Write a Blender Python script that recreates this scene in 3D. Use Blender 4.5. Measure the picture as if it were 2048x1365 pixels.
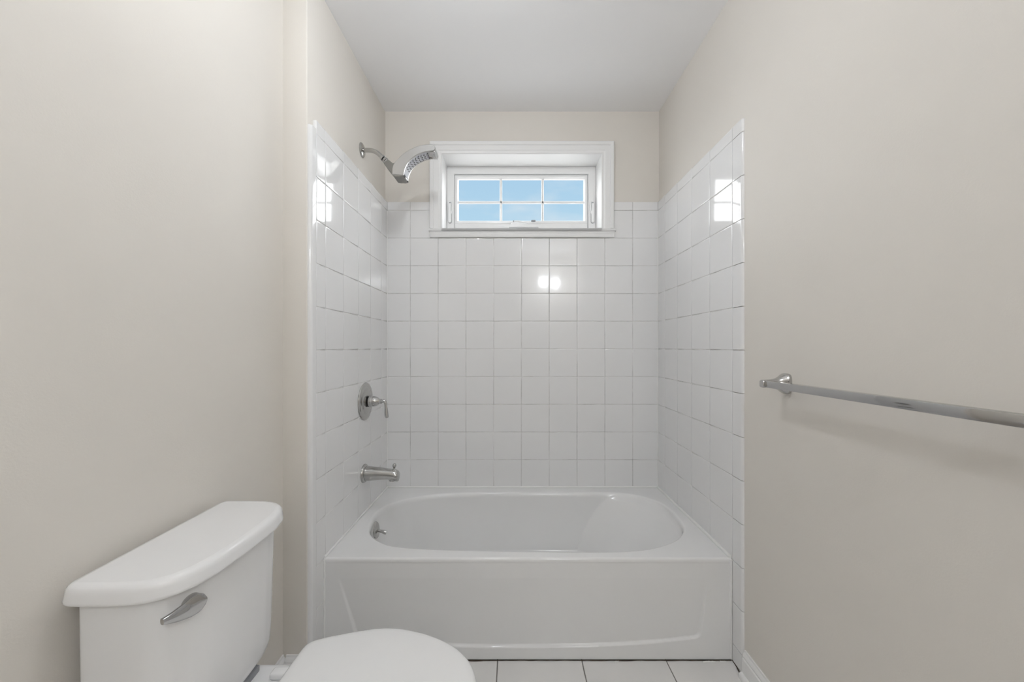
import bpy, bmesh, math, random
from mathutils import Vector, Matrix, noise
PI = math.pi
random.seed(7)
for o in list(bpy.data.objects):
    bpy.data.objects.remove(o)
SC = bpy.context.scene
COL = SC.collection

# ------------------------------------------------------------------ camera
cam_d = bpy.data.cameras.new('camera')
cam = bpy.data.objects.new('camera', cam_d); COL.objects.link(cam)
cam.location = (0, 0, 1.14); cam.rotation_euler = (PI/2, 0, 0)
cam_d.sensor_width = 36; cam_d.lens = 36*790/2048
cam_d.shift_x = -1/2048; cam_d.shift_y = 12.5/2048
cam_d.clip_start = 0.02
SC.camera = cam

# ------------------------------------------------------------------ view
vs = SC.view_settings
vs.view_transform = 'Standard'; vs.look = 'None'; vs.gamma = 1.0; vs.use_curve_mapping = False
vs.exposure = 0.0
SC.cycles.max_bounces = 16; SC.cycles.diffuse_bounces = 10; SC.cycles.glossy_bounces = 6

# ------------------------------------------------------------------ sky
W = bpy.data.worlds.new('sky'); SC.world = W; W.use_nodes = True
def build_sky():
    nt = W.node_tree; n = nt.nodes; l = nt.links; n.clear()
    out = n.new('ShaderNodeOutputWorld'); bg = n.new('ShaderNodeBackground')
    tc = n.new('ShaderNodeTexCoord'); sep = n.new('ShaderNodeSeparateXYZ')
    l.new(tc.outputs['Generated'], sep.inputs[0])
    def math_(op, a, b=None):
        m = n.new('ShaderNodeMath'); m.operation = op
        for i, v in enumerate((a, b)):
            if v is None: continue
            if isinstance(v, (int, float)): m.inputs[i].default_value = v
            else: l.new(v, m.inputs[i])
        return m.outputs[0]
    def ramp(v, stops):
        r = n.new('ShaderNodeValToRGB'); e = r.color_ramp.elements
        while len(e) < len(stops): e.new(.5)
        for k, (p, c) in enumerate(stops):
            e[k].position = p; e[k].color = (*c, 1)
        l.new(v, r.inputs[0]); return r.outputs[0]
    def mix(f, a, b):
        m = n.new('ShaderNodeMix'); m.data_type = 'RGBA'
        l.new(f, m.inputs[0])
        for i, v in ((6, a), (7, b)):
            if isinstance(v, tuple): m.inputs[i].default_value = (*v, 1)
            else: l.new(v, m.inputs[i])
        return m.outputs[2]
    blue = ramp(sep.outputs['Z'], [(0, (.60, .78, .89)), (.27, (.50, .72, .88)), (.42, (.42, .64, .85)), (.9, (.25, .45, .8))])
    ns = n.new('ShaderNodeTexNoise'); ns.inputs['Scale'].default_value = 7; ns.inputs['Detail'].default_value = 3
    mp = n.new('ShaderNodeMapping'); mp.inputs['Scale'].default_value = (1, 1, 3.2)
    l.new(tc.outputs['Generated'], mp.inputs[0]); l.new(mp.outputs[0], ns.inputs['Vector'])
    wisp = ramp(ns.outputs['Fac'], [(.5, (0, 0, 0)), (.75, (.45, .45, .45))])
    blue = mix(wisp, blue, (.80, .85, .90))
    # unseen bright cloud banks, added to whiten tile reflections and light the side walls
    az = math_('DIVIDE', math_('ABSOLUTE', sep.outputs['X']), math_('MAXIMUM', sep.outputs['Y'], .02))
    cl = ramp(math_('ADD', az, math_('MULTIPLY', math_('SUBTRACT', ns.outputs['Fac'], .5), .12)), [(.26, (0, 0, 0)), (.40, (1, 1, 1))])
    sky = mix(cl, blue, (7.6, 7.7, 7.8))
    grd = math_('LESS_THAN', sep.outputs['Z'], -.01)
    sky = mix(grd, sky, (2.6, 2.6, 2.6))  # unseen ground, brightened to throw light up onto the alcove ceiling
    l.new(sky, bg.inputs[0]); bg.inputs[1].default_value = 1.0
    l.new(bg.outputs[0], out.inputs[0])
build_sky()

# ------------------------------------------------------------------ materials
def mat(name, color, rough=.5, metal=0.0, spec=.5, coat=0.0, bump=None, var=None, emit=0.0):
    m = bpy.data.materials.new(name); m.use_nodes = True
    nt = m.node_tree; b = nt.nodes['Principled BSDF']
    b.inputs['Base Color'].default_value = (*color, 1)
    b.inputs['Roughness'].default_value = rough; b.inputs['Metallic'].default_value = metal
    b.inputs['Specular IOR Level'].default_value = spec
    b.inputs['Coat Weight'].default_value = coat; b.inputs['Coat Roughness'].default_value = .03
    tc = nt.nodes.new('ShaderNodeTexCoord')
    if var:
        sc, amt = var
        t = nt.nodes.new('ShaderNodeTexNoise'); t.inputs['Scale'].default_value = sc; t.inputs['Detail'].default_value = 3
        nt.links.new(tc.outputs['Object'], t.inputs['Vector'])
        r = nt.nodes.new('ShaderNodeValToRGB')
        r.color_ramp.elements[0].position = .3; r.color_ramp.elements[1].position = .7
        r.color_ramp.elements[0].color = (*[c*(1-amt) for c in color], 1)
        r.color_ramp.elements[1].color = (*[min(1, c*(1+amt)) for c in color], 1)
        nt.links.new(t.outputs['Fac'], r.inputs[0]); nt.links.new(r.outputs[0], b.inputs['Base Color'])
    if bump:
        sc, st = bump
        t = nt.nodes.new('ShaderNodeTexNoise'); t.inputs['Scale'].default_value = sc; t.inputs['Detail'].default_value = 2
        nt.links.new(tc.outputs['Object'], t.inputs['Vector'])
        bp = nt.nodes.new('ShaderNodeBump'); bp.inputs['Strength'].default_value = st; bp.inputs['Distance'].default_value = .002
        nt.links.new(t.outputs['Fac'], bp.inputs['Height']); nt.links.new(bp.outputs[0], b.inputs['Normal'])
    if emit:
        b.inputs['Emission Color'].default_value = (*color, 1); b.inputs['Emission Strength'].default_value = emit
    return m
M = dict(
    paint=mat('beige_wall_paint', (.690, .659, .615), .55, spec=.3, bump=(260, .10), var=(3, .012)),
    ceil=mat('ceiling_paint', (.87, .87, .88), .8, spec=.2, bump=(300, .08)),
    tile=mat('white_glazed_tile', (.76, .76, .765), .07, spec=.75, bump=(9, .05), var=(2.5, .012)),
    tub=mat('white_acrylic', (.76, .76, .76), .10, spec=.5, var=(4, .008)),
    caulk=mat('white_caulk', (.80, .80, .79), .35, bump=(60, .3)),
    china=mat('white_vitreous_china', (.78, .78, .785), .06, spec=.55, var=(5, .006)),
    plastic=mat('white_seat_plastic', (.79, .79, .79), .14, spec=.5, var=(6, .006)),
    trim=mat('white_trim_paint', (.80, .80, .80), .30, spec=.4, bump=(120, .06)),
    vinyl=mat('white_window_vinyl', (.82, .82, .82), .28, spec=.4, var=(8, .01)),
    chrome=mat('polished_chrome', (.52, .515, .51), .07, 1.0, var=(20, .02)),
    nickel=mat('brushed_nickel', (.50, .495, .48), .16, 1.0, var=(25, .03)),
    softchrome=mat('satin_shower_shell', (.50, .495, .485), .32, 1.0, var=(15, .02)),
    dkmetal=mat('dark_satin_metal', (.27, .265, .25), .30, .9, var=(15, .03)),
    nozface=mat('pale_nozzle_plate', (.60, .61, .65), .6, 0.0, spec=.25, var=(30, .04)),
    rubber=mat('black_rubber', (.02, .02, .022), .5, var=(30, .1)),
    gasket=mat('grey_gasket_and_gap_shade', (.30, .31, .33), .6, var=(30, .05)),  # also colours the painted shade on and around the window latches
    bulb=mat('lamp_glass', (1.0, .95, .88), .3, emit=2.5, var=(3, .01)),
    fixture=mat('lamp_fixture_metal', (.6, .6, .58), .25, 1.0, var=(10, .02)),
)
def grout_mat():
    m = mat('grout', (.5, .49, .47), .9, spec=.2)
    nt = m.node_tree; b = nt.nodes['Principled BSDF']
    tc = nt.nodes.new('ShaderNodeTexCoord')
    t = nt.nodes.new('ShaderNodeTexNoise'); t.inputs['Scale'].default_value = 5.5; t.inputs['Detail'].default_value = 5; t.inputs['Roughness'].default_value = .7
    nt.links.new(tc.outputs['Object'], t.inputs['Vector'])
    r = nt.nodes.new('ShaderNodeValToRGB'); e = r.color_ramp.elements
    e.new(.5); e.new(.62)
    for k, (p, c) in enumerate([(.28, (.20, .19, .18)), (.40, (.42, .41, .40)), (.52, (.62, .61, .60)), (.66, (.74, .74, .73))]):
        e[k].position = p; e[k].color = (*c, 1)
    nt.links.new(t.outputs['Fac'], r.inputs[0]); nt.links.new(r.outputs[0], b.inputs['Base Color'])
    return m
M['grout'] = grout_mat()
M['fgrout'] = mat('floor_grout', (.20, .19, .18), .9, var=(12, .3))
M['ftile'] = mat('floor_tile', (.70, .69, .68), .25, spec=.5, bump=(25, .08), var=(6, .03))
M['crack'] = mat('dark_floor_joint', (.07, .05, .035), .9, var=(25, .5))
def glass_mat():
    m = bpy.data.materials.new('window_glass'); m.use_nodes = True
    nt = m.node_tree; nt.nodes.clear()
    out = nt.nodes.new('ShaderNodeOutputMaterial'); mx = nt.nodes.new('ShaderNodeMixShader')
    tr = nt.nodes.new('ShaderNodeBsdfTransparent'); gl = nt.nodes.new('ShaderNodeBsdfGlossy')
    gl.inputs['Roughness'].default_value = .12; tr.inputs[0].default_value = (.97, .98, .98, 1)
    fr = nt.nodes.new('ShaderNodeFresnel'); fr.inputs['IOR'].default_value = 1.03
    nt.links.new(fr.outputs[0], mx.inputs[0]); nt.links.new(tr.outputs[0], mx.inputs[1]); nt.links.new(gl.outputs[0], mx.inputs[2])
    nt.links.new(mx.outputs[0], out.inputs[0]); return m
M['glass'] = glass_mat()

# ------------------------------------------------------------------ mesh helpers
def obj(name, bm, m, parent=None, smooth=True, angle=35, loc=None, recalc=True):
    if recalc: bmesh.ops.recalc_face_normals(bm, faces=bm.faces)
    me = bpy.data.meshes.new(name); bm.to_mesh(me); bm.free()
    for p in me.polygons: p.use_smooth = smooth
    if smooth and angle: me.set_sharp_from_angle(angle=math.radians(angle))
    me.materials.append(M[m])
    o = bpy.data.objects.new(name, me); COL.objects.link(o)
    if parent:
        o.parent = parent
        par = Vector()
        q = parent
        while q: par += q.location; q = q.parent
        me.transform(Matrix.Translation(-par))
    return o
def thing(name, label, cat, loc=(0, 0, 0), group=None):
    o = bpy.data.objects.new(name, None); COL.objects.link(o); o.empty_display_size = .05
    o.location = loc; o['label'] = label; o['category'] = cat
    if group: o['group'] = group
    return o
def struct(o, label=None, cat=None):
    o['kind'] = 'structure'
    if label: o['label'] = label
    if cat: o['category'] = cat
    return o
def box(bm, a, b, bev=0.0, seg=2):
    x0, y0, z0 = [min(p, q) for p, q in zip(a, b)]; x1, y1, z1 = [max(p, q) for p, q in zip(a, b)]
    v = [bm.verts.new(c) for c in ((x0,y0,z0),(x1,y0,z0),(x1,y1,z0),(x0,y1,z0),(x0,y0,z1),(x1,y0,z1),(x1,y1,z1),(x0,y1,z1))]
    fs = [bm.faces.new([v[i] for i in q]) for q in ((0,3,2,1),(4,5,6,7),(0,1,5,4),(1,2,6,5),(2,3,7,6),(3,0,4,7))]
    if bev:
        es = list({e for f in fs for e in f.edges})
        bmesh.ops.bevel(bm, geom=es, offset=bev, segments=seg, profile=.5, affect='EDGES')
    return v
def loft(bm, rings, cap0=True, cap1=True, closed=True):
    R = [[bm.verts.new(p) for p in r] for r in rings]
    n = len(R[0])
    for a, b in zip(R, R[1:]):
        for i in range(n if closed else n-1):
            j = (i+1) % n
            try: bm.faces.new((a[i], a[j], b[j], b[i]))
            except ValueError: pass
    if cap0: bm.faces.new(R[0][::-1])
    if cap1: bm.faces.new(R[-1])
    return R
def frame_of(d):
    d = d.normalized(); up = Vector((0, 0, 1)) if abs(d.z) < .95 else Vector((0, 1, 0))
    a = d.cross(up).normalized(); b = a.cross(d).normalized(); return a, b
def lathe(bm, origin, axis, prof, n=40):
    o = Vector(origin); ax = Vector(axis).normalized(); a, b = frame_of(ax)
    rings = [[o + ax*h + (a*math.cos(2*PI*i/n) + b*math.sin(2*PI*i/n))*max(r, 1e-5) for i in range(n)] for h, r in prof]
    loft(bm, rings)
def tube(bm, pts, rad, n=20, sub=6):
    P = [Vector(p) for p in pts]; Rr = rad if isinstance(rad, (list, tuple)) else [rad]*len(P)
    Q, R = [], []
    for k in range(len(P)-1):
        p0, p1, p2, p3 = P[max(k-1,0)], P[k], P[k+1], P[min(k+2, len(P)-1)]
        for s in range(sub):
            t = s/sub
            Q.append(.5*((2*p1) + (p2-p0)*t + (2*p0-5*p1+4*p2-p3)*t*t + (3*p1-p0-3*p2+p3)*t**3)); R.append(Rr[k]*(1-t)+Rr[k+1]*t)
    Q.append(P[-1]); R.append(Rr[-1])
    rings = []; a = None
    for k, q in enumerate(Q):
        d = (Q[min(k+1, len(Q)-1)] - Q[max(k-1, 0)]).normalized()
        if a is None: a, b = frame_of(d)
        else:
            a = (a - d*a.dot(d)).normalized()
        b = d.cross(a)
        rings.append([q + (a*math.cos(2*PI*i/n)+b*math.sin(2*PI*i/n))*R[k] for i in range(n)])
    loft(bm, rings)
def smooth_closed(pts, N):
    P = [Vector(p) for p in pts]; n = len(P); out = []
    for k in range(n):
        p0, p1, p2, p3 = P[k-1], P[k], P[(k+1)%n], P[(k+2)%n]
        for s in range(12):
            t = s/12
            out.append(.5*((2*p1) + (p2-p0)*t + (2*p0-5*p1+4*p2-p3)*t*t + (3*p1-p0-3*p2+p3)*t**3))
    return resample(out, N)
def resample(out, N):
    n = len(out); L = [0]
    for k in range(n): L.append(L[-1] + (out[(k+1)%n]-out[k]).length)
    res = []; j = 0
    for i in range(N):
        s = L[-1]*i/N
        while L[j+1] < s: j += 1
        t = (s-L[j])/max(L[j+1]-L[j], 1e-9)
        res.append(out[j].lerp(out[(j+1)%n], t))
    return res
def inset_poly(P, d):
    n = len(P); out = []
    area = sum(P[i].x*P[(i+1)%n].y-P[(i+1)%n].x*P[i].y for i in range(n))
    s = 1 if area > 0 else -1
    for i in range(n):
        t = (P[(i+1)%n]-P[i-1]); t = Vector((t.x, t.y)).normalized()
        out.append(Vector((P[i].x - t.y*d*s, P[i].y + t.x*d*s)))
    return out

# ------------------------------------------------------------------ room dimensions
XL, XA, XR = -.783, -.7005, .806        # toilet wall, alcove wall, right wall
YF, YB, YN = 1.347, 2.174, -1.10        # return face, back wall, wall behind
H = 2.438
TL, TR, TB = -.687, .798, 2.166         # tile faces
OX0, OX1, OZ0, OZ1 = -.387, .489, 1.790, 2.200   # window opening
TZ = 1.938
GAPW = .17

# ------------------------------------------------------------------ shell
bm = bmesh.new(); box(bm, (-1.0, YN-.1, -.1), (1.0, 2.35, -.004)); floor = struct(obj('floor', bm, 'fgrout'))
bm = bmesh.new(); box(bm, (-1.0, YN-.1, H), (1.0, 2.35, H+.1)); struct(obj('ceiling', bm, 'ceil'))
bm = bmesh.new(); box(bm, (XL-.12, YN-.1, 0), (XL, YF+.10, H)); struct(obj('wall_left', bm, 'paint'))
bm = bmesh.new(); box(bm, (XL-.02, YF, 0), (XA, YB+.1, H), .004, 3); wall_alcove = struct(obj('wall_alcove', bm, 'paint'))
bm = bmesh.new(); box(bm, (XR, YN-.1, 0), (XR+.12, YB+.15, H)); wall_right = struct(obj('wall_right', bm, 'paint'))
bm = bmesh.new(); box(bm, (XL-.1, YN-.1, 0), (XR+.1, YN, H)); struct(obj('wall_rear', bm, 'paint'))
bm = bmesh.new()
y1 = YB+GAPW
box(bm, (XA-.02, YB, 0), (OX0-.012, y1, H)); box(bm, (OX1+.012, YB, 0), (XR+.02, y1, H))
box(bm, (OX0-.012, YB, 0), (OX1+.012, y1, OZ0-.012)); box(bm, (OX0-.012, YB, OZ1+.012), (OX1+.012, y1, H))
wall_back = struct(obj('wall_back', bm, 'paint'))

# ------------------------------------------------------------------ wall tiles
def tiles(bm, to3, us, vs, thick, gap=.0019, skip=None, tilt=.0016, rnd=.0014, rows=None):
    for i in range(len(us)-1):
        for j in range(len(vs)-1):
            u0, u1, v0, v1 = us[i], us[i+1], vs[j], vs[j+1]
            if skip and skip((u0+u1)/2, (v0+v1)/2): continue
            g = gap/2
            u0, u1 = min(u0, u1)+g, max(u0, u1)-g; v0, v1 = min(v0, v1)+g, max(v0, v1)-g
            tu, tv = random.gauss(0, tilt), random.gauss(0, tilt)
            uc, vc = (u0+u1)/2, (v0+v1)/2
            def P(u, v, h): return to3(u, v, h + (u-uc)*tu + (v-vc)*tv)
            rings = []
            for ins, h in ((0, -thick), (0, -rnd), (rnd*.3, -rnd*.3), (rnd, 0), (rnd*3, 0.0)):
                rings.append([P(u0+ins, v0+ins, h), P(u1-ins, v0+ins, h), P(u1-ins, v1-ins, h), P(u0+ins, v1-ins, h)])
            loft(bm, rings, cap0=False)
VS = [1.938, 1.891] + [1.891-.1521*k for k in range(1, 11)]
US = [TL, -.5607] + [-.5607+.15251*k for k in range(1, 9)] + [TR]
bm = bmesh.new()
tiles(bm, lambda u, v, h: (u, TB-h, v), US, VS, .007, skip=lambda u, v: v > 1.745 and -.41 < u < .51)
obj('tile_panel', bm, 'tile', wall_back, angle=60)
bm = bmesh.new()
zt = TZ-.001
for (a, b, c, d) in ((TL-.004, -.43, 1.72, zt), (.53, TR+.004, 1.72, zt), (TL-.004, TR+.004, .30, 1.72)):
    box(bm, (a, TB+.0016, c), (b, YB+.004, d))
obj('grout', bm, 'grout', wall_back)
SIDE_V = [1.938, 1.891] + [1.891-.1521*k for k in range(1, 11)] + [.3715-.1521, .3715-.3042, 0.004]
def side(wall, X, sgn, wx, us):
    bm = bmesh.new()
    tiles(bm, lambda u, v, h: (X + sgn*h, u, v), us, SIDE_V, .009, skip=lambda u, v: u > 1.46 and v < .37)
    obj('tile_panel', bm, 'tile', wall, angle=60)
    bm = bmesh.new()
    box(bm, (X-sgn*.0016, us[-1]+.001, .30), (wx-sgn*.002, TB+.004, zt))
    box(bm, (X-sgn*.0016, us[-1]+.001, 0), (wx-sgn*.002, 1.45, .30))
    obj('grout', bm, 'grout', wall)
side(wall_alcove, TL, 1, XA, [TB, 2.068, 1.914, 1.760, 1.606, 1.452, 1.384])
side(wall_right, TR, -1, XR, [TB, 2.068, 1.914, 1.760, 1.598, 1.434])
# bullnose edge strips at the open ends of the side tile
def bullnose(wall, X, sgn, wx, y0, y1, zs):
    bm = bmesh.new(); n = 8
    for k in range(len(zs)-1):
        za, zb = zs[k+1]+.0012, zs[k]-.0012
        d = abs(wx-X)
        prof = [(X, y1)] + [(X - sgn*d*(1-math.cos(t)) , y0 + .010*(1-math.sin(t))) for t in [PI/2*i/n for i in range(n+1)]] + [(wx-sgn*.002, y0), (wx-sgn*.002, y1)]
        loft(bm, [[(x, y, z) for x, y in prof] for z in (za, zb)])
    return obj('bullnose_edge', bm, 'tile', wall)
bullnose(wall_alcove, TL, 1, XA, 1.350, 1.382, [1.905, .004])
bullnose(wall_right, TR, -1, XR, 1.372, 1.432, SIDE_V)

# caulk beads
def bead(name, a, b, r, jit=.0008, step=.02, m='caulk'):
    a, b = Vector(a), Vector(b); n = max(2, int((b-a).length/step)); pts = []
    for i in range(n+1):
        p = a.lerp(b, i/n); pts.append(p + Vector((random.gauss(0, jit), random.gauss(0, jit), random.gauss(0, jit))))
    bm = bmesh.new(); tube(bm, pts, r, 8, 2); return struct(obj(name, bm, m))
bead('caulk_bead', (TL+.002, TB-.003, .3745), (TR-.002, TB-.003, .3745), .0042, .0003)
bead('caulk_bead', (TL+.002, 1.44, .3750), (TL+.002, TB-.003, .3745), .0045, .0004)
bead('caulk_bead', (TR-.003, 1.44, .3750), (TR-.003, TB-.003, .3745), .0062, .0004)
bead('caulk_bead', (TL+.002, 1.4375, .004), (TL+.002, 1.4375, .366), .0040, .0006)
bead('caulk_bead', (TR-.002, 1.4375, .006), (TR-.002, 1.4375, .366), .0050, .0006)
bead('caulk_bead', (TL+.001, TB-.001, .378), (TL+.001, TB-.001, TZ-.05), .0022, .0002)
bead('caulk_bead', (TR-.001, TB-.001, .378), (TR-.001, TB-.001, TZ-.05), .0022, .0002)

# ------------------------------------------------------------------ floor tiles, joint at the tub
bm = bmesh.new()
fx = [-1.0, -.976, -.669, -.362, -.0545, .2525, .5595, .8665]; fy = [1.60, 1.30, .993, .686, .379, .072, -.235, -.542, -.849, -1.10]
tiles(bm, lambda u, v, h: (u, v, h), fx, fy, .006, gap=.0035, tilt=.0006, rnd=.0015)
obj('floor_tiles', bm, 'ftile', floor, angle=60)
bm = bmesh.new(); N = 90; top = []; bot = []
for i in range(N+1):
    x = TL+.01 + (TR-TL-.012)*i/N
    w = .0016 + .0040*max(0, noise.noise(Vector((x*11, 3.1, 0)))) + random.uniform(0, .0016)
    top.append((x, 1.4385, .0012)); bot.append((x, 1.436-w, .0012))
v0 = [bm.verts.new(p) for p in top]; v1 = [bm.verts.new(p) for p in bot]
for i in range(N): bm.faces.new((v0[i], v0[i+1], v1[i+1], v1[i]))
obj('floor_joint', bm, 'crack', floor)
bm = bmesh.new()
for (xa, xb) in ((.69, .735), (.752, .775), (.37, .385)):
    n = 8; pts = [(xa+(xb-xa)*i/n, 1.430+random.gauss(0, .0006), .001) for i in range(n+1)]
    tube(bm, pts, .0022, 6, 2)
obj('loose_caulk', bm, 'caulk', floor)
bm = bmesh.new()
pts = [(.800-.001, 1.434, .002), (.7985, 1.41, .002), (.795, 1.39, .002), (.7925, 1.372, .002)]
tube(bm, pts, .0022, 6, 3); obj('floor_joint', bm, 'crack', floor)

# ------------------------------------------------------------------ baseboards
BP = [(0, 0), (.013, 0), (.013, .060), (.0125, .064), (.0095, .068), (.0105, .073), (.0085, .081), (.005, .086), (.0045, .0925), (0, .0925)]
SP = [(0, 0)] + [(.0125*math.cos(t)**.8, .018*math.sin(t)**.8) for t in [PI/2*i/6 for i in range(7)]]
def base_run(name, to3, s0, s1, parent=None):
    bm = bmesh.new(); loft(bm, [[to3(s, d, z) for d, z in BP] for s in (s0, s1)])
    b = struct(obj(name, bm, 'trim', angle=25))
    bm = bmesh.new(); loft(bm, [[to3(s, d+.013, z) for d, z in SP] for s in (s0, s1)])
    obj('shoe_moulding', bm, 'trim', b)
base_run('baseboard_right', lambda s, d, z: (XR-d, s, z), 1.366, YN)
base_run('baseboard_left', lambda s, d, z: (XL+d, s, z), YF-.001, YN)
base_run('baseboard_return', lambda s, d, z: (s, YF-d, z), XL+.013, XA-.001)
base_run('baseboard_rear', lambda s, d, z: (s, YN+d, z), XL+.03, XR-.03)

# ------------------------------------------------------------------ window
win = bpy.data.objects.new('window_1', None); COL.objects.link(win); win.location = ((OX0+OX1)/2, YB, OZ0)
struct(win)
def mitre(bm, prof, x0, x1, z0, z1, outward=True, sides='LTR', ybase=YB):
    # prof: (distance outward from the opening edge, height towards the room)
    rings = []
    pts = []
    s = 1 if outward else -1
    R = []
    def corner(cx, cz, sx, sz): return [(cx + sx*d*s, ybase-h, cz + sz*d*s) for d, h in prof]
    if sides == 'LTR':
        R = [[(x0-d*s, ybase-h, z0) for d, h in prof], corner(x0, z1, -1, 1), corner(x1, z1, 1, 1), [(x1+d*s, ybase-h, z0) for d, h in prof]]
        loft(bm, R)
    else:
        R = [corner(x0, z0, -1, -1), corner(x0, z1, -1, 1), corner(x1, z1, 1, 1), corner(x1, z0, 1, -1), corner(x0, z0, -1, -1)]
        loft(bm, R, cap0=False, cap1=False); bmesh.ops.remove_doubles(bm, verts=bm.verts, dist=1e-5)
CP = [(0, 0), (0, .013), (.002, .0155), (.006, .0155), (.008, .012), (.011, .0125), (.020, .0175), (.044, .0195), (.047, .0235), (.062, .0245), (.066, .022), (.066, 0)]
bm = bmesh.new(); mitre(bm, CP, OX0+.001, OX1-.001, OZ0, OZ1-.001)
obj('casing', bm, 'trim', win, angle=20)
JD = .139
bm = bmesh.new()
box(bm, (OX0-.012, YB-.012, OZ0), (OX0+.002, YB+GAPW, OZ1+.012)); box(bm, (OX1-.002, YB-.012, OZ0), (OX1+.012, YB+GAPW, OZ1+.012))
box(bm, (OX0, YB-.012, OZ1-.002), (OX1, YB+GAPW, OZ1+.012))
obj('jamb_lining', bm, 'trim', win)
bm = bmesh.new()
prof = [(YB+.15, 1.772), (YB-.018, 1.772), (YB-.0245, 1.7745), (YB-.027, 1.780), (YB-.0255, 1.786), (YB-.021, 1.7895), (YB+.15, 1.7895)]
loft(bm, [[(x, y, z) for y, z in prof] for x in (OX0, OX1)])
prof2 = [(YB-.001, 1.772), (YB-.018, 1.772), (YB-.0245, 1.7745), (YB-.027, 1.780), (YB-.0255, 1.786), (YB-.021, 1.7895), (YB-.001, 1.7895)]
loft(bm, [[(x, y, z) for y, z in prof2] for x in (-.4560, .5630)])
obj('stool', bm, 'trim', win)
bm = bmesh.new()
prof = [(YB-.002, 1.772), (YB-.0235, 1.772), (YB-.0225, 1.767), (YB-.0205, 1.7655), (YB-.0205, 1.760), (YB-.019, 1.7585), (YB-.019, 1.747), (YB-.0165, 1.7425), (YB-.013, 1.7415), (YB-.002, 1.7415)]
loft(bm, [[(x, y, z) for y, z in prof] for x in (-.4500, .5560)])
obj('apron', bm, 'trim', win)
# awning unit: frame, sash, bars, glass
FY = YB+JD
FP = [(0, -.03), (0, 0), (.003, .003), (.040, .003), (.044, 0), (.044, -.030)]
bm = bmesh.new(); mitre(bm, FP, OX0+.002, OX1-.002, OZ0, OZ1-.002, outward=False, sides='ALL', ybase=FY)
obj('window_frame', bm, 'vinyl', win, angle=25)
bm = bmesh.new(); mitre(bm, [(0, -.030), (0, -.007), (.0022, -.007), (.0022, -.030)], OX0+.046, OX1-.046, OZ0+.044, OZ1-.046, outward=False, sides='ALL', ybase=FY)
obj('gasket', bm, 'gasket', win)
SPf = [(0, -.030), (0, -.006), (.002, -.004), (.013, -.004), (.0155, -.007), (.0185, -.016), (.020, -.018), (.020, -.030)]
bm = bmesh.new(); mitre(bm, SPf, OX0+.0485, OX1-.0485, OZ0+.0765, OZ1-.0485, outward=False, sides='ALL', ybase=FY)
box(bm, (OX0+.0485, FY+.006, OZ0+.046), (OX1-.0485, FY+.030, OZ0+.078), .002)
sash = obj('sash', bm, 'vinyl', win, angle=25)
gx0, gx1, gz0, gz1 = OX0+.066, OX1-.066, OZ0+.095, OZ1-.066
bm = bmesh.new(); box(bm, (gx0-.003, FY+.0215, gz0-.003), (gx1+.003, FY+.0255, gz1+.003)); obj('glass_pane', bm, 'glass', win)
def bar(a, b):
    bm = bmesh.new(); w = .0075
    horiz = abs(b[0]-a[0]) > abs(b[2]-a[2])
    pr = [(-w, .0), (-w, .004), (-w*.55, .008), (w*.55, .008), (w, .004), (w, 0)]
    if horiz: loft(bm, [[(x, FY+.0212-h, a[2]+d) for d, h in pr] for x in (a[0], b[0])])
    else: loft(bm, [[(a[0]+d, FY+.0212-h, z) for d, h in pr] for z in (a[2], b[2])])
    obj('glazing_bar', bm, 'vinyl', win, angle=25)
bar((gx0, 0, 1.995), (gx1, 0, 1.995)); bar((-.068, 0, gz0), (-.068, 0, gz1)); bar((.1775, 0, gz0), (.1775, 0, gz1))
def stadium(x, z0, z1, w, n=28):
    return [(x + w*math.cos(2*PI*i/n), (z1-w if math.sin(2*PI*i/n) > 0 else z0+w) + w*math.sin(2*PI*i/n)) for i in range(n)]
def latch(x, sg):
    z0, z1 = 1.866, 1.990
    bm = bmesh.new()
    loft(bm, [[(a, FY-.0026-h, z) for a, z in stadium(x, z0+q, z1-q, .0092-q)] for q, h in ((0, 0), (0, .010), (.001, .0125), (.003, .014))])
    l = obj('sash_latch', bm, 'vinyl', win)
    bm = bmesh.new()
    loft(bm, [[(a, FY-.0026-h, z) for a, z in stadium(x+sg*.0010, z0-.0018, z1+.0018, .0104)] for h in (0, .0035)]); obj('latch_gap_shade', bm, 'gasket', l)  # dark ring paints the shadow gap around the latch
    bm = bmesh.new()
    tube(bm, [(x+sg*.0100, FY-.005, 1.992), (x+sg*.0128, FY-.011, 1.976), (x+sg*.0134, FY-.014, 1.950), (x+sg*.0118, FY-.014, 1.930), (x+sg*.0088, FY-.013, 1.916)], [.0024, .0030, .0032, .0030, .0018], 12, 5)
    obj('latch_lever', bm, 'vinyl', l)
    bm = bmesh.new(); box(bm, (x-sg*.002, FY-.0175, z1-.0115), (x+sg*.0070, FY-.0160, z1-.0060), .0004); box(bm, (x+sg*.0078, FY-.0145, 1.935), (x+sg*.0098, FY-.0100, z1-.006), .0004)
    obj('latch_pocket_shade', bm, 'gasket', l)  # raised dark boxes stand in for the shade in the lever pocket
latch(-.3665, 1); latch(.4690, -1)
bm = bmesh.new()
prof = [(-.018, 1.838), (.150, 1.838), (.142, 1.852), (.120, 1.857), (.075, 1.862), (.030, 1.868), (.004, 1.870), (-.010, 1.862)]
loft(bm, [[(x, FY-.002-h, (z-1.84)*(1-.12*k)+1.84) for x, z in prof] for k, h in enumerate((0, .016, .020))])
crank = obj('crank_operator', bm, 'vinyl', win, angle=30)
bm = bmesh.new(); tube(bm, [(.005, FY-.022, 1.870), (.035, FY-.028, 1.869), (.07, FY-.030, 1.861), (.10, FY-.030, 1.857), (.115, FY-.030, 1.860)], [.004, .005, .0045, .004, .004], 12, 5)
obj('crank_handle', bm, 'vinyl', crank)
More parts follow.
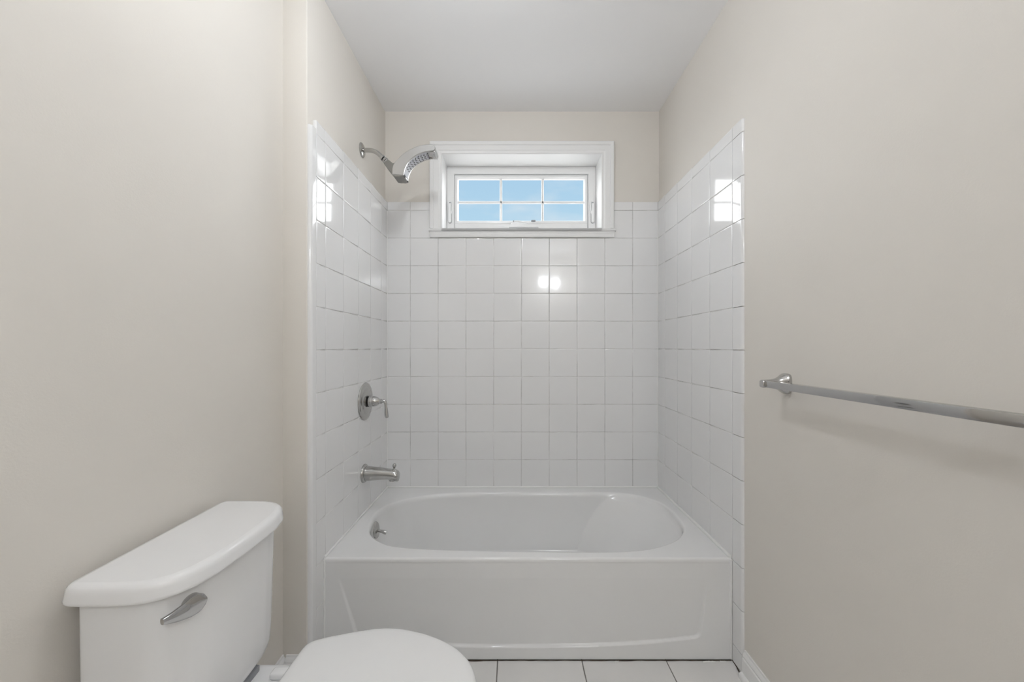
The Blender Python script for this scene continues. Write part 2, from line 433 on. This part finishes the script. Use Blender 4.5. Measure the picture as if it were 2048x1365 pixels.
bm = bmesh.new(); lathe(bm, (.108, FY-.030, 1.870), (1, 0, .02), [(0, .003), (.002, .0055), (.022, .006), (.026, .003)], 16)
obj('crank_knob', bm, 'gasket', crank)
bm = bmesh.new(); lathe(bm, (.006, FY-.016, 1.871), (0, -1, 0), [(0, .004), (.012, .004), (.014, .002)], 14); obj('crank_screw', bm, 'gasket', crank)

# ------------------------------------------------------------------ bathtub
def build_tub():
    t = thing('bathtub', 'white alcove bathtub with oval basin below the window between tiled walls', 'bathtub', (.055, 1.80, 0))
    opening = [(-.633,1.82),(-.622,1.735),(-.605,1.670),(-.580,1.622),(-.540,1.578),(-.467,1.532),(-.345,1.511),(-.147,1.498),(.1,1.489),(.32,1.487),(.44,1.494),(.538,1.515),(.639,1.568),(.698,1.629),(.730,1.69),(.745,1.78),(.745,1.87),(.732,1.94),(.705,1.99),(.655,2.042),(.59,2.072),(.5,2.086),(.3,2.09),(.1,2.09),(-.15,2.088),(-.3,2.078),(-.415,2.058),(-.52,2.008),(-.5915,1.94),(-.622,1.885)]
    N = 144
    O = smooth_closed([(a, b, 0) for a, b in opening], N)
    fl = [(-.565,1.80),(-.555,1.70),(-.52,1.625),(-.45,1.585),(-.25,1.565),(.0,1.56),(.25,1.563),(.45,1.568),(.56,1.60),(.60,1.67),(.60,1.80),(.60,1.93),(.57,2.005),(.47,2.020),(.25,2.022),(0,2.022),(-.25,2.020),(-.45,2.005),(-.52,1.965),(-.555,1.89)]
    F = smooth_closed([(a, b, 0) for a, b in fl], N)
    O = [Vector((p.x, p.y)) for p in O]; F = [Vector((p.x, p.y)) for p in F]
    # align start by angle
    ctr = Vector((.05, 1.79))
    def by_angle(P, c):
        out = []
        import bisect
        A = sorted(((math.atan2(p.y-c.y, p.x-c.x), p) for p in P), key=lambda q: q[0])
        ang = [a for a, _ in A]
        for i in range(N):
            a = -PI + 2*PI*(i+.5)/N
            k = bisect.bisect(ang, a)
            a0, p0 = A[k-1]; a1, p1 = A[k % N]
            if k == 0: a0 -= 2*PI
            if k == N: a1 += 2*PI
            tt = (a-a0)/max(a1-a0, 1e-9); out.append(p0.lerp(p1, tt))
        return out
    # index by stretched angle so corners of both outlines line up
    cO, cF = Vector((.056, 1.79)), Vector((.02, 1.79))
    def stretch(P, c, sx):
        Q = [Vector(((p.x-c.x)*sx, p.y-c.y)) for p in P]
        R = by_angle(Q, Vector((0, 0)))
        return [Vector((q.x/sx+c.x, q.y+c.y)) for q in R]
    O = stretch(O, cO, .45); F = stretch(F, cF, .48)
    zr, zf = .372, .088
    x0, x1, yf, yb = TL+.0004, TR-.0004, 1.436, TB-.0035
    def rect_pt(i):
        p = O[i]; d = p - cO
        d = Vector((d.x*.52, d.y))
        ks = []
        if d.x > 1e-6: ks.append((x1-cO.x)/d.x*.52/.52)
        a = Vector((O[i].x-cO.x, O[i].y-cO.y))
        kx = ((x1 if a.x > 0 else x0)-cO.x)/a.x if abs(a.x) > 1e-6 else 1e9
        ky = ((yb if a.y > 0 else yf)-cO.y)/a.y if abs(a.y) > 1e-6 else 1e9
        k = min(kx, ky); return cO + a*k
    RECT = [rect_pt(i) for i in range(N)]
    # snap nearest samples to the four corners
    for cx, cy in ((x0, yf), (x1, yf), (x0, yb), (x1, yb)):
        c = Vector((cx, cy)); k = min(range(N), key=lambda i: (RECT[i]-c).length); RECT[k] = c
    r = .012
    rings = []
    def ring(P, z): return [(p.x, p.y, z if not callable(z) else z(p)) for p in P]
    def mixp(A, B, t): return [a.lerp(b, t) for a, b in zip(A, B)]
    RIN = [Vector((min(max(p.x, x0+.001), x1-.001), max(p.y, yf+.001))) for p in RECT]
    rings.append([(p.x, p.y, zr-.014) for p in RECT])
    for k in range(1, 7):
        a = PI/2*k/6; rr = .009
        Q = [Vector((p.x, max(p.y, yf + rr*(1-math.cos(a))))) for p in RECT]
        rings.append(ring(Q, zr-rr+rr*math.sin(a)))
    def keep(P, m, f):
        return [Vector((min(max(p.x, x0+m), x1-m), min(max(p.y, yf+f), yb-m))) for p in P]
    rings.append(ring(keep(RECT, .0015, .0110), zr)); rings.append(ring(keep(mixp(RECT, O, .03), .004, .0135), zr))
    D1 = mixp(RECT, O, .5)
    for i, p in enumerate(D1): p.y = max(p.y, yf+.020)
    rings.append(ring(D1, zr-.0005))
    OUT = inset_poly(O, -.011)
    rings.append(ring(OUT, zr-.001))
    for k in range(1, 6):
        a = PI/2*k/6; rings.append(ring(inset_poly(O, -.011+.013*math.sin(a)), zr-.001-.013*(1-math.cos(a))))
    S = inset_poly(O, .004)
    # walls: vertical near the rim, filleted into the floor
    n = 30
    for k in range(n+1):
        s = k/n
        zz = zr-.016 - (zr-.016-zf)*(1-(1-s)**1.0)
        P = []
        for a, b in zip(S, F):
            q = a.lerp(b, .80*s**1.8)
            # sloping backrest at the right end, meeting the back wall in a soft crease
            xb = .754 - (.200 if q.y > 1.80 else .105)*(abs(q.y-1.80)/.262)**2.9 - 1.02*(zr-.012-zz)
            h = .012*min(1, s/.1); dd = q.x - xb
            if dd > -h: q = Vector((xb - (0 if dd > h or h == 0 else (h-dd)**2/(4*h)), q.y)) if h else Vector((min(q.x, max(xb, q.x-.004)), q.y))
            P.append(q)
        rings.append([(p.x, p.y, zz + 0.0) for p in P])
    L = rings[-1]
    last = [Vector((p[0], p[1])) for p in L]
    c = Vector((-.08, 1.79))
    for k in range(1, 6):
        a = PI/2*k/5
        rings.append([(p.x + (c.x-p.x)*.13*math.sin(a)*1.0, p.y + (c.y-p.y)*.16*math.sin(a), zf-.022*(math.sin(a) if k < 5 else 1)) for p in last])
    rings.append([(p.x + (c.x-p.x)*.5, p.y + (c.y-p.y)*.5, zf-.026) for p in last])
    bm = bmesh.new(); loft(bm, rings, cap0=False)
    # underside skirt so the shell has a solid outside towards the walls
    shell = obj('tub_shell', bm, 'tub', t, angle=50)
    # apron with its recessed panel
    bm = bmesh.new(); nx, nz = 460, 130
    za, zb = .004, zr-.0095
    def depth(x, z):
        u = (x-.057)/.64
        bot = .0465 + .036*abs(u)**2.6 + .002*u
        w = .628 + (.13 if x > .057 else .30)*(z-.09)
        cr = .018
        sx = (w-abs(x-.057)); sz = (z-bot)
        if sx < cr and sz < cr: dd = cr - math.hypot(cr-sx, cr-sz)
        else: dd = min(sx, sz)
        ins = min(1, max(0, dd/.0045)); ins = ins*ins*(3-2*ins)
        ramp = max(0, min(1, (.30-z)/.235))
        return .0105*ins*ramp**.9
    G = []
    for j in range(nz+1):
        z = za+(zb-za)*j/nz; row = []
        for i in range(nx+1):
            x = x0+(x1-x0)*i/nx
            y = yf + .0 + depth(x, z) + .0012*max(0, min(1, (zb-z)/.008))
            if j == nz: y = yf
            row.append(bm.verts.new((x, y, z)))
        G.append(row)
    for j in range(nz):
        for i in range(nx): bm.faces.new((G[j][i], G[j][i+1], G[j+1][i+1], G[j+1][i]))
    # inner faces close the skirt
    obj('tub_apron', bm, 'tub', t, angle=0, recalc=False)
    # overflow plate
    bm = bmesh.new(); ax = Vector((1, 0, .17)).normalized()
    oc = Vector((-.6215, 1.795, .309))
    lathe(bm, oc - ax*.012, ax, [(0, .034), (.012, .0365), (.014, .0365), (.0175, .034), (.0205, .026), (.022, .014), (.0225, .0)], 40)
    pl = obj('overflow_plate', bm, 'nickel', t)
    bm = bmesh.new(); p0 = oc+ax*.008+Vector((0, 0, -.003))
    tube(bm, [p0, p0+Vector((.014, 0, -.003)), p0+Vector((.030, .001, -.008)), p0+Vector((.040, .001, -.011))], [.0055, .0060, .0092, .0085], 16, 5)
    obj('trip_lever', bm, 'nickel', pl)
    bm = bmesh.new(); box(bm, oc+ax*.004+Vector((-.004, -.010, -.034)), oc+ax*.004+Vector((.006, -.004, -.022)), .001); obj('overflow_slot', bm, 'rubber', pl)
    # drain on the basin floor
    bm = bmesh.new(); lathe(bm, (-.45, 1.79, zf-.030), (0, 0, 1), [(0, .036), (.006, .036), (.009, .033), (.009, .022), (.012, .018), (.016, .006), (.0165, 0)], 32)
    obj('drain', bm, 'nickel', t)
    return t
build_tub()

# ------------------------------------------------------------------ tub spout
PY = 1.825
t = thing('tub_spout', 'chrome tub spout with diverter knob low on the left tiled wall', 'faucet', (TL, PY, .557))
bm = bmesh.new(); lathe(bm, (TL-.001, PY, .557), (1, 0, 0), [(0, .0420), (.004, .0425), (.007, .0415), (.011, .0385), (.013, .0355), (.013, .02)], 44); obj('flange', bm, 'nickel', t)
bm = bmesh.new(); rings = []
secs = [(0, .0335, .0335, .557), (.02, .0330, .0328, .5565), (.05, .031, .0295, .5560), (.08, .0285, .0265, .5555), (.105, .0268, .0245, .5540), (.118, .0265, .0250, .5525), (.130, .0262, .0262, .5505), (.142, .0255, .0258, .5480), (.149, .0240, .0238, .5455), (.1525, .0215, .0205, .5440), (.1535, .010, .010, .543)]
for dx, ry, rz, zc in secs:
    rings.append([(TL+.008+dx, PY+ry*math.cos(2*PI*i/36), zc+rz*math.sin(2*PI*i/36)*(1 if math.sin(2*PI*i/36) > 0 or dx < .11 else 1.05)) for i in range(36)])
loft(bm, rings); obj('spout_body', bm, 'nickel', t, angle=50)
bm = bmesh.new(); lathe(bm, (TL+.137, PY, .543), (.10, 0, -1), [(0, .0225), (.014, .0220), (.0175, .0205), (.0175, .016), (.010, .014)], 32); obj('spout_outlet', bm, 'nickel', t)
bm = bmesh.new(); lathe(bm, (TL+.139, PY, .566), (.10, 0, 1), [(0, .0065), (.010, .0050), (.016, .0045), (.020, .0065), (.026, .0088), (.031, .0085), (.036, .0055), (.038, 0)], 24); obj('diverter_knob', bm, 'nickel', t)

# ------------------------------------------------------------------ shower valve
t = thing('shower_valve', 'round chrome shower valve plate with lever handle on the left tiled wall', 'shower valve', (TL, 1.84, .888))
bm = bmesh.new(); lathe(bm, (TL-.0005, 1.84, .888), (1, 0, 0), [(0, .0872), (.003, .0878), (.006, .0862), (.0085, .080), (.010, .0735), (.0105, .064), (.0135, .060), (.0155, .052), (.0165, .035), (.0165, .0)], 64)
es = obj('escutcheon', bm, 'nickel', t, angle=30)
bm = bmesh.new()
for sz in (-1, 1): box(bm, (TL+.015, 1.84-.016, .888+sz*.012-.0115), (TL+.026, 1.84+.016, .888+sz*.012+.0115), .002)
obj('handle_gap_block', bm, 'rubber', t)  # black blocks fill the dark gap behind the handle
bm = bmesh.new(); lathe(bm, (TL+.020, 1.84, .888), (1, 0, 0), [(0, .0250), (.004, .0275), (.009, .0268), (.011, .0250), (.020, .0245), (.030, .0225), (.040, .0185), (.046, .0140), (.049, .0115), (.053, .0120), (.058, .0115), (.062, .0070), (.063, 0)], 40)
hd = obj('handle', bm, 'chrome', t, angle=30)
bm = bmesh.new(); x = TL+.074
tube(bm, [(x, 1.84, .888), (x+.014, 1.84, .8885), (x+.0225, 1.84, .880), (x+.0245, 1.838, .864), (x+.0265, 1.837, .842), (x+.0285, 1.836, .818), (x+.0290, 1.836, .812)], [.0090, .0085, .0068, .0058, .0078, .0092, .0060], 20, 6)
obj('lever', bm, 'chrome', hd)

# ------------------------------------------------------------------ shower head
SY = 1.835
t = thing('wall_shower', 'chrome shower arm with curved wide shower head high on the left wall', 'shower head', (XA, SY, 2.056))
bm = bmesh.new(); lathe(bm, (XA-.001, SY, 2.056), (1, 0, 0), [(0, .0330), (.003, .0335), (.006, .0315), (.009, .026), (.011, .018), (.012, .011), (.012, .0)], 44); obj('flange', bm, 'nickel', t)
bm = bmesh.new(); tube(bm, [(XA, SY, 2.056), (-.680, SY, 2.056), (-.655, SY, 2.0545), (-.634, SY, 2.0470), (-.615, SY, 2.0325), (-.598, SY, 2.0155), (-.588, SY, 2.0050)], .0100, 24, 6); obj('shower_arm', bm, 'nickel', t)
d = Vector((.72, 0, -.70)).normalized()
bm = bmesh.new(); lathe(bm, Vector((-.607, SY, 2.0245)), d, [(0, .011), (.001, .0135), (.011, .0140), (.012, .0105), (.017, .0105), (.018, .0142), (.026, .0142), (.028, .012), (.036, .012)], 28)
nut = obj('collar_nut', bm, 'chrome', t, angle=30)
bm = bmesh.new(); lathe(bm, Vector((-.607, SY, 2.0245))+d*.0122, d, [(0, .0112), (.0015, .0122), (.004, .0122), (.0054, .0112)], 28); obj('seal_ring', bm, 'rubber', nut)
Y0, Y1 = 1.795, 1.875
def extrude_xz(bm, prof, y0, y1, chamfer=.0):
    if not chamfer:
        loft(bm, [[(x, y0, z) for x, z in prof], [(x, y1, z) for x, z in prof]]); return
    P = [Vector((x, z)) for x, z in prof]; I = inset_poly(P, chamfer)
    loft(bm, [[(p.x, y0, p.y) for p in I], [(p.x, y0+chamfer, p.y) for p in P], [(p.x, y1-chamfer, p.y) for p in P], [(p.x, y1, p.y) for p in I]])
neck = [(-.5772,1.9908),(-.5698,1.9982),(-.5593,1.9918),(-.5477,1.9813),(-.5351,1.9813),(-.5400,1.955),(-.5466,1.9265),(-.5593,1.9434),(-.574,1.9602),(-.5877,1.9792),(-.5877,1.9845)]
bm = bmesh.new(); extrude_xz(bm, neck, Y0+.006, Y1-.006, .002); obj('neck', bm, 'dkmetal', t)
def dense(pts, k=5):
    P = [Vector(p) for p in pts]; out = []
    for i in range(len(P)-1):
        p0, p1, p2, p3 = P[max(i-1, 0)], P[i], P[i+1], P[min(i+2, len(P)-1)]
        for s in range(k):
            u = s/k; out.append(.5*((2*p1)+(p2-p0)*u+(2*p0-5*p1+4*p2-p3)*u*u+(3*p1-p0-3*p2+p3)*u**3))
    out.append(P[-1]); return out
outer = dense([(-.5466,1.9265),(-.5475,1.9500),(-.5424,1.9708),(-.5277,1.9908),(-.5087,2.0098),(-.4855,2.0287),(-.4644,2.0403),(-.4434,2.0504),(-.4223,2.0576),(-.4012,2.0618),(-.3801,2.0635),(-.3654,2.0629),(-.3559,2.0582),(-.3517,2.0498),(-.3517,2.0400)])
inner = dense([(-.3801,2.0323),(-.4012,2.0287),(-.4223,2.0214),(-.4434,2.0098),(-.4644,1.9929),(-.4792,1.976),(-.4897,1.9539),(-.494,1.937),(-.4961,1.9223)])
body = [(p.x, p.y) for p in outer] + [(-.3600, 2.0345)] + [(p.x, p.y) for p in inner]
# smooth side shells, one towards the room and one towards the window
bm = bmesh.new(); extrude_xz(bm, body, Y0, Y0+.010, .0018)
extrude_xz(bm, body, Y1-.010, Y1, .0018)
core = [(p.x, p.y) for p in outer] + [(-.3620, 2.0375)] + [(p.x-.0035, p.y+.0035) for p in inner]
extrude_xz(bm, core, Y0+.008, Y1-.008)
shell = obj('head_shell', bm, 'softchrome', t, angle=40)
# nozzle plate lying along the concave underside
bm = bmesh.new()
lo = [Vector((p.x-.0005, p.y+.0005)) for p in inner[3:-4]]
rings = []
loft(bm, [[(p.x, Y0+.009, p.y) for p in lo], [(p.x, Y1-.004, p.y) for p in lo]], cap0=False, cap1=False, closed=False)
loft(bm, [[(p.x-.003, Y0+.009, p.y+.003) for p in lo], [(p.x-.003, Y1-.004, p.y+.003) for p in lo]], cap0=False, cap1=False, closed=False)
npl = obj('nozzle_plate', bm, 'nozface', t, angle=0)
L = [0]
for a, b in zip(inner, inner[1:]): L.append(L[-1]+(b-a).length)
def on_inner(s):
    for k in range(len(inner)-1):
        if L[k+1] >= s:
            u = (s-L[k])/(L[k+1]-L[k]); p = inner[k].lerp(inner[k+1], u); dd = (inner[k+1]-inner[k]).normalized(); return p, dd
    return inner[-1], (inner[-1]-inner[-2]).normalized()
nz = []
for i in range(9):
    s = .012 + .0145*i
    for j in range(5):
        y = Y0+.019 + (Y1-Y0-.034)*j/4
        p, dd = on_inner(s + (.0035 if j % 2 else 0)); nrm = Vector((-dd.y, dd.x))
        if nrm.y > 0: nrm = -nrm
        nz.append((Vector((p.x, y, p.y)), Vector((nrm.x, 0, nrm.y))))
proto = None
for k, (p, nrm) in enumerate(nz):
    if proto is None:
        bm = bmesh.new(); lathe(bm, (0, 0, 0), (0, 0, 1), [(-.001, .0020), (.0012, .0020), (.0018, .0012)], 8)
        proto = obj('nozzle', bm, 'rubber'); o = proto
    else:
        o = proto.copy(); COL.objects.link(o)
    o.parent = npl
    o.location = p - t.location
    o.rotation_mode = 'QUATERNION'; o.rotation_quaternion = Vector((0, 0, 1)).rotation_difference(nrm)
bm = bmesh.new()
box(bm, (-.3640, Y0+.004, 2.0305), (-.3540, Y1-.001, 2.0385), .002); box(bm, (-.3785, Y0+.008, 2.0310), (-.3630, Y1-.002, 2.0365), .001)
obj('end_cap', bm, 'chrome', t)
under = [(-.5466,1.9275),(-.4961,1.9235),(-.4945,1.9200),(-.5060,1.9165),(-.5277,1.9170),(-.5424,1.9205)]
bm = bmesh.new(); extrude_xz(bm, under, Y0+.002, Y1-.002, .001); obj('lower_cover', bm, 'dkmetal', t)
for (ya, yb) in ((Y0+.004, Y0+.020), (Y1-.022, Y1-.006)):
    bm = bmesh.new(); box(bm, (-.4975, ya, 1.9195), (-.4915, yb, 1.9245), .001); obj('selector_gap', bm, 'rubber', t)
bm = bmesh.new(); box(bm, (-.4980, Y0+.022, 1.9185), (-.4900, Y1-.026, 1.9250), .002); obj('selector_tab', bm, 'chrome', t)

# ------------------------------------------------------------------ towel bar
t = thing('towel_bar', 'square chrome towel bar on two posts along the right beige wall', 'towel bar', (XR, 1.16, 1.033))
def post(y):
    bm = bmesh.new(); rings = []
    for d, hy, hz in [(0, .0215, .0295), (.003, .0220, .0305), (.007, .0212, .0300), (.013, .0190, .0268), (.020, .0158, .0215), (.028, .0130, .0170), (.038, .0114, .0138), (.052, .0106, .0122), (.066, .0101, .0116), (.0725, .0099, .0114), (.0755, .0085, .0098)]:
        r = []
        for i in range(32):
            a = 2*PI*i/32; c, s = math.cos(a), math.sin(a)
            e = 4.0; k = (abs(c)**e+abs(s)**e)**(-1/e)
            r.append((XR-d, y+hy*c*k, 1.033+hz*s*k))
        rings.append(r)
    loft(bm, rings); p = obj('post', bm, 'chrome', t, angle=40)
post(1.160); post(.550)
bm = bmesh.new(); box(bm, (XR-.0725, .550, 1.033-.0098), (XR-.0545, 1.149, 1.033+.0098), .0012, 2); obj('bar', bm, 'chrome', t)

# ------------------------------------------------------------------ toilet
def build_toilet():
    YC = .855
    t = thing('toilet', 'white two piece toilet with closed lid against the left beige wall', 'toilet', (-.45, YC, 0))
    half = [(-.763,.172),(-.761,.180),(-.755,.186),(-.745,.188),(-.72,.1885),(-.69,.188),(-.655,.1865),(-.635,.184),(-.615,.176),(-.596,.160),(-.580,.130),(-.571,.090),(-.568,.045)]
    full = [(x, YC+d) for x, d in half] + [(-.567, YC)] + [(x, YC-d) for x, d in reversed(half)]
    base = [Vector(p) for p in full]
    P0 = resample([v.to_3d() for v in base], 160); P0 = [Vector((p.x, p.y)) for p in P0]
    # smooth a little
    for _ in range(2): P0 = [(P0[i-1]+P0[i]*2+P0[(i+1) % 160])/4 for i in range(160)]
    def off(d): 
        q = inset_poly(P0, d)
        return [Vector((max(p.x, -.770), p.y)) for p in q]
    # lid
    bm = bmesh.new(); rings = []
    for d, z in [(.012, .7045), (.003, .7045), (-.0055, .7050), (-.0070, .7075), (-.0068, .711), (-.0055, .717), (-.0045, .7235), (-.0028, .7295), (.0005, .7335), (.005, .7358), (.011, .7368), (.011, .7369)]:
        rings.append([(p.x, p.y, z) for p in off(d)])
    top = rings[-1]
    for k, z in ((.85, .7373), (.5, .7376), (.15, .7377)): rings.append([(-.672+(p[0]+.672)*k, YC+(p[1]-YC)*k, z) for p in top])
    loft(bm, rings); obj('tank_lid', bm, 'china', t, angle=50)
    # tank
    bm = bmesh.new(); rings = []
    cx, cy = -.66, YC
    def trng(z, d, k, xs=0):
        r = []
        for p in off(d):
            x = p.x if p.x < -.745 else -.745 + (p.x+.745)*(1-.16*k)
            r.append((x, cy + (p.y-cy)*(1-.07*k), z))
        return r
    for z, d, k in [(.704, .013, 0), (.66, .013, .04), (.60, .013, .10), (.52, .013, .18), (.45, .0132, .25), (.420, .0142, .29), (.403, .0172, .34), (.392, .0222, .42), (.385, .0285, .50), (.381, .035, .56), (.379, .043, .6)]:
        rings.append(trng(z, d, k))
    loft(bm, rings[::-1]); obj('tank', bm, 'china', t, angle=60)
    # flush lever on the front, towards the near end
    piv = Vector((-.5875, .728, .668)); nrm = Vector((.955, -.297, 0)).normalized(); tan = Vector((-.297, -.955, 0)).normalized(); up = Vector((0, 0, 1))
    bm = bmesh.new(); lathe(bm, piv-nrm*.014, nrm, [(0, .0165), (.015, .0165), (.018, .015), (.019, .010), (.019, 0)], 36); lev = obj('flush_lever', bm, 'chrome', t)
    bm = bmesh.new(); rings = []
    secs = []
    for i in range(25):
        u = i/24; s = -.0165 + .078*u
        if s < .002: h = .0175*math.sqrt(max(0, 1-((s)/.0172)**2)); zc = 0
        else:
            v = (s-.002)/.0595; h = .0175*(1-v)**1.05*.8 + .0050; h = min(.0175, h + .0005); zc = -.003*math.sin(PI*v) + .010*v
        outw = .007 + .010*max(0, (s-.01)/.05)**1.2
        th = .0045 if h > .003 else .0025
        h = max(h, .0015)
        c = piv + tan*s + up*zc + nrm*outw
        r = []
        for j in range(16):
            a = 2*PI*j/16; cc, ss = math.cos(a), math.sin(a)
            k = (abs(cc)**3+abs(ss)**3)**(-1/3)
            r.append(c + up*h*cc*k + nrm*th*ss*k)
        rings.append(r)
    loft(bm, rings); obj('lever_handle', bm, 'chrome', lev, angle=40)
    # bowl and pedestal
    def egg(front, back, hw, n=72, yc=YC):
        xm = back + (front-back)*.42; r = []
        for i in range(n):
            a = 2*PI*i/n; c, s = math.cos(a), math.sin(a)
            x = xm + (front-xm)*c if c > 0 else xm + (xm-back)*c
            r.append((x, yc + hw*(abs(s)**.9)*(1 if s > 0 else -1)))
        return r
    bm = bmesh.new(); rings = []
    for z, f, b, w in [(.0, -.235, -.66, .105), (.02, -.238, -.66, .103), (.06, -.26, -.65, .093), (.14, -.245, -.62, .098), (.21, -.185, -.60, .128), (.28, -.122, -.585, .160), (.33, -.098, -.580, .172), (.352, -.092, -.578, .176), (.361, -.094, -.577, .175), (.3645, -.102, -.575, .167), (.3645, -.2, -.5, .09)]:
        rings.append([(x, y, z) for x, y in egg(f, b, w)])
    loft(bm, rings); bowl = obj('bowl', bm, 'china', t, angle=50)
    bm = bmesh.new()
    rings = []
    for z, ex in [(.20, -.03), (.30, -.012), (.345, 0), (.358, 0), (.3635, -.004), (.3650, -.012)]:
        x0, x1, hy = -.735, -.50, .114+ex
        r = []
        for i in range(48):
            a = 2*PI*i/48; c, s = math.cos(a), math.sin(a); k = (abs(c)**6+abs(s)**6)**(-1/6)
            r.append(((x0+x1)/2+((x1-x0)/2+ex)*c*k, YC+hy*s*k, z))
        rings.append(r)
    loft(bm, rings); obj('tank_deck', bm, 'china', t, angle=50)
    # seat and lid
    ol = [(-.5105,0),(-.5105,.06),(-.509,.105),(-.505,.117),(-.495,.126),(-.46,.140),(-.402,.157),(-.36,.167),(-.328,.170),(-.29,.168),(-.261,.1615),(-.22,.149),(-.180,.131),(-.150,.113),(-.1276,.095),(-.105,.070),(-.090,.045),(-.081,.020),(-.078,0)]
    pts = [Vector((x, YC+d, 0)) for x, d in ol] + [Vector((x, YC-d, 0)) for x, d in reversed(ol[1:-1])]
    SEAT = resample(pts, 180)
    SEAT = [Vector((p.x, p.y)) for p in SEAT]
    for _ in range(2): SEAT = [(SEAT[i-1]+SEAT[i]*2+SEAT[(i+1) % 180])/4 for i in range(180)]
    def so(d): return inset_poly(SEAT, d)
    bm = bmesh.new()
    outer_, inner_ = [], []
    hole = [Vector((-.30 + .165*math.cos(a) if math.cos(a) > 0 else -.30+.12*math.cos(a), YC+.105*math.sin(a))) for a in [2*PI*i/180 for i in range(180)]]
    # match hole order to the seat outline by angle
    cen = Vector((-.29, YC)); hh = []
    for p in SEAT:
        a = math.atan2((p.y-cen.y)/.105, (p.x-cen.x)/.14); hh.append(Vector((-.29+(.15 if math.cos(a) > 0 else .12)*math.cos(a), YC+.105*math.sin(a))))
    R = []
    for P, z in ((so(.004), .3660), (so(.001), .370), (so(.001), .388), (so(.004), .3925), ([a.lerp(b, .75) for a, b in zip(so(.004), hh)], .3925), (hh, .386), ([a.lerp(b, .9) for a, b in zip(so(.004), hh)], .3660), (so(.004), .3660)):
        R.append([(p.x, p.y, z) for p in P])
    loft(bm, R, cap0=False, cap1=False); bmesh.ops.remove_doubles(bm, verts=bm.verts, dist=1e-6)
    obj('seat', bm, 'plastic', t, angle=40)
    bm = bmesh.new(); R = []
    for d, z in [(.012, .3945), (.003, .3945), (.0005, .3965), (0, .400), (0, .4065), (.0012, .4105), (.0045, .4138), (.010, .4160), (.020, .4176)]:
        R.append([(p.x, p.y, z) for p in so(d)])
    top = R[-1]
    for k, z in ((.80, .4190), (.5, .4197), (.15, .4199)): R.append([(-.30+(p[0]+.30)*k, YC+(p[1]-YC)*k, z) for p in top])
    loft(bm, R); lid = obj('seat_lid', bm, 'plastic', t, angle=50)
    for sg in (-1, 1):
        bm = bmesh.new(); box(bm, (-.566, YC+sg*.074-.0125, .3640), (-.507, YC+sg*.074+.0125, .3805), .005, 3); obj('hinge', bm, 'plastic', t)
    bm = bmesh.new(); box(bm, (-.515, YC-.085, .372), (-.5085, YC+.085, .398), .002, 2); obj('hinge_bar', bm, 'plastic', t)
    bm = bmesh.new(); box(bm, (-.715, YC-.092, .3640), (-.605, YC+.092, .3800), .003, 2); obj('tank_gap_strip', bm, 'gasket', t)  # dark grey strip filling the gap between tank and deck
    for sg in (-1, 1):
        bm = bmesh.new(); lathe(bm, (-.42, YC+sg*.085, .03), (0, sg*.6, .8), [(0, .016), (.012, .014), (.018, .008), (.019, 0)], 20); obj('bolt_cap', bm, 'china', t)
build_toilet()

# ------------------------------------------------------------------ lamps of the room
LX, LY = -.15, .90
cl = thing('ceiling_light', 'round flush ceiling lamp with white glass dome above the toilet area', 'ceiling light', (LX, LY, H))
bm = bmesh.new(); lathe(bm, (LX, LY, H), (0, 0, -1), [(0, .135), (.018, .135), (.022, .130), (.022, .05)], 48); obj('lamp_base', bm, 'fixture', cl)
bm = bmesh.new(); lathe(bm, (LX, LY, H-.020), (0, 0, -1), [(0, .125), (.015, .120), (.035, .10), (.05, .06), (.055, 0)], 48); obj('lamp_dome', bm, 'bulb', cl)
vl = thing('vanity_light', 'two globe vanity lamp on the wall behind the camera', 'wall light', (.48, YN, 2.0))
bm = bmesh.new(); box(bm, (.36, YN, 1.99), (.60, YN+.03, 2.07), .006); obj('lamp_base', bm, 'fixture', vl)
for gx in (.41, .55):
    bm = bmesh.new(); lathe(bm, (gx, YN+.03, 2.03), (0, 1, 0), [(0, .012), (.03, .014), (.04, .02)], 20); obj('lamp_holder', bm, 'fixture', vl)
    bm = bmesh.new(); bmesh.ops.create_uvsphere(bm, u_segments=24, v_segments=16, radius=.04, matrix=Matrix.Translation((gx, YN+.10, 2.01))); obj('lamp_globe', bm, 'bulb', vl)
def lamp(name, kind, loc, energy, size, color, rot=(0, 0, 0), parent=None):
    d = bpy.data.lights.new(name, kind); d.energy = energy; d.color = color
    if kind == 'AREA': d.shape = 'DISK'; d.size = size
    else: d.shadow_soft_size = size
    o = bpy.data.objects.new(name, d); COL.objects.link(o); o.location = loc; o.rotation_euler = rot; return o
LC = (.898, .945, .995)
lamp('ceiling_lamp_light', 'POINT', (LX, LY, H-.13), 10.5, .034, LC)
lamp('vanity_lamp_light', 'POINT', (.41, YN+.20, 2.0), 8.9, .034, LC)
lamp('vanity_lamp_light', 'POINT', (.55, YN+.20, 2.0), 8.9, .034, LC)
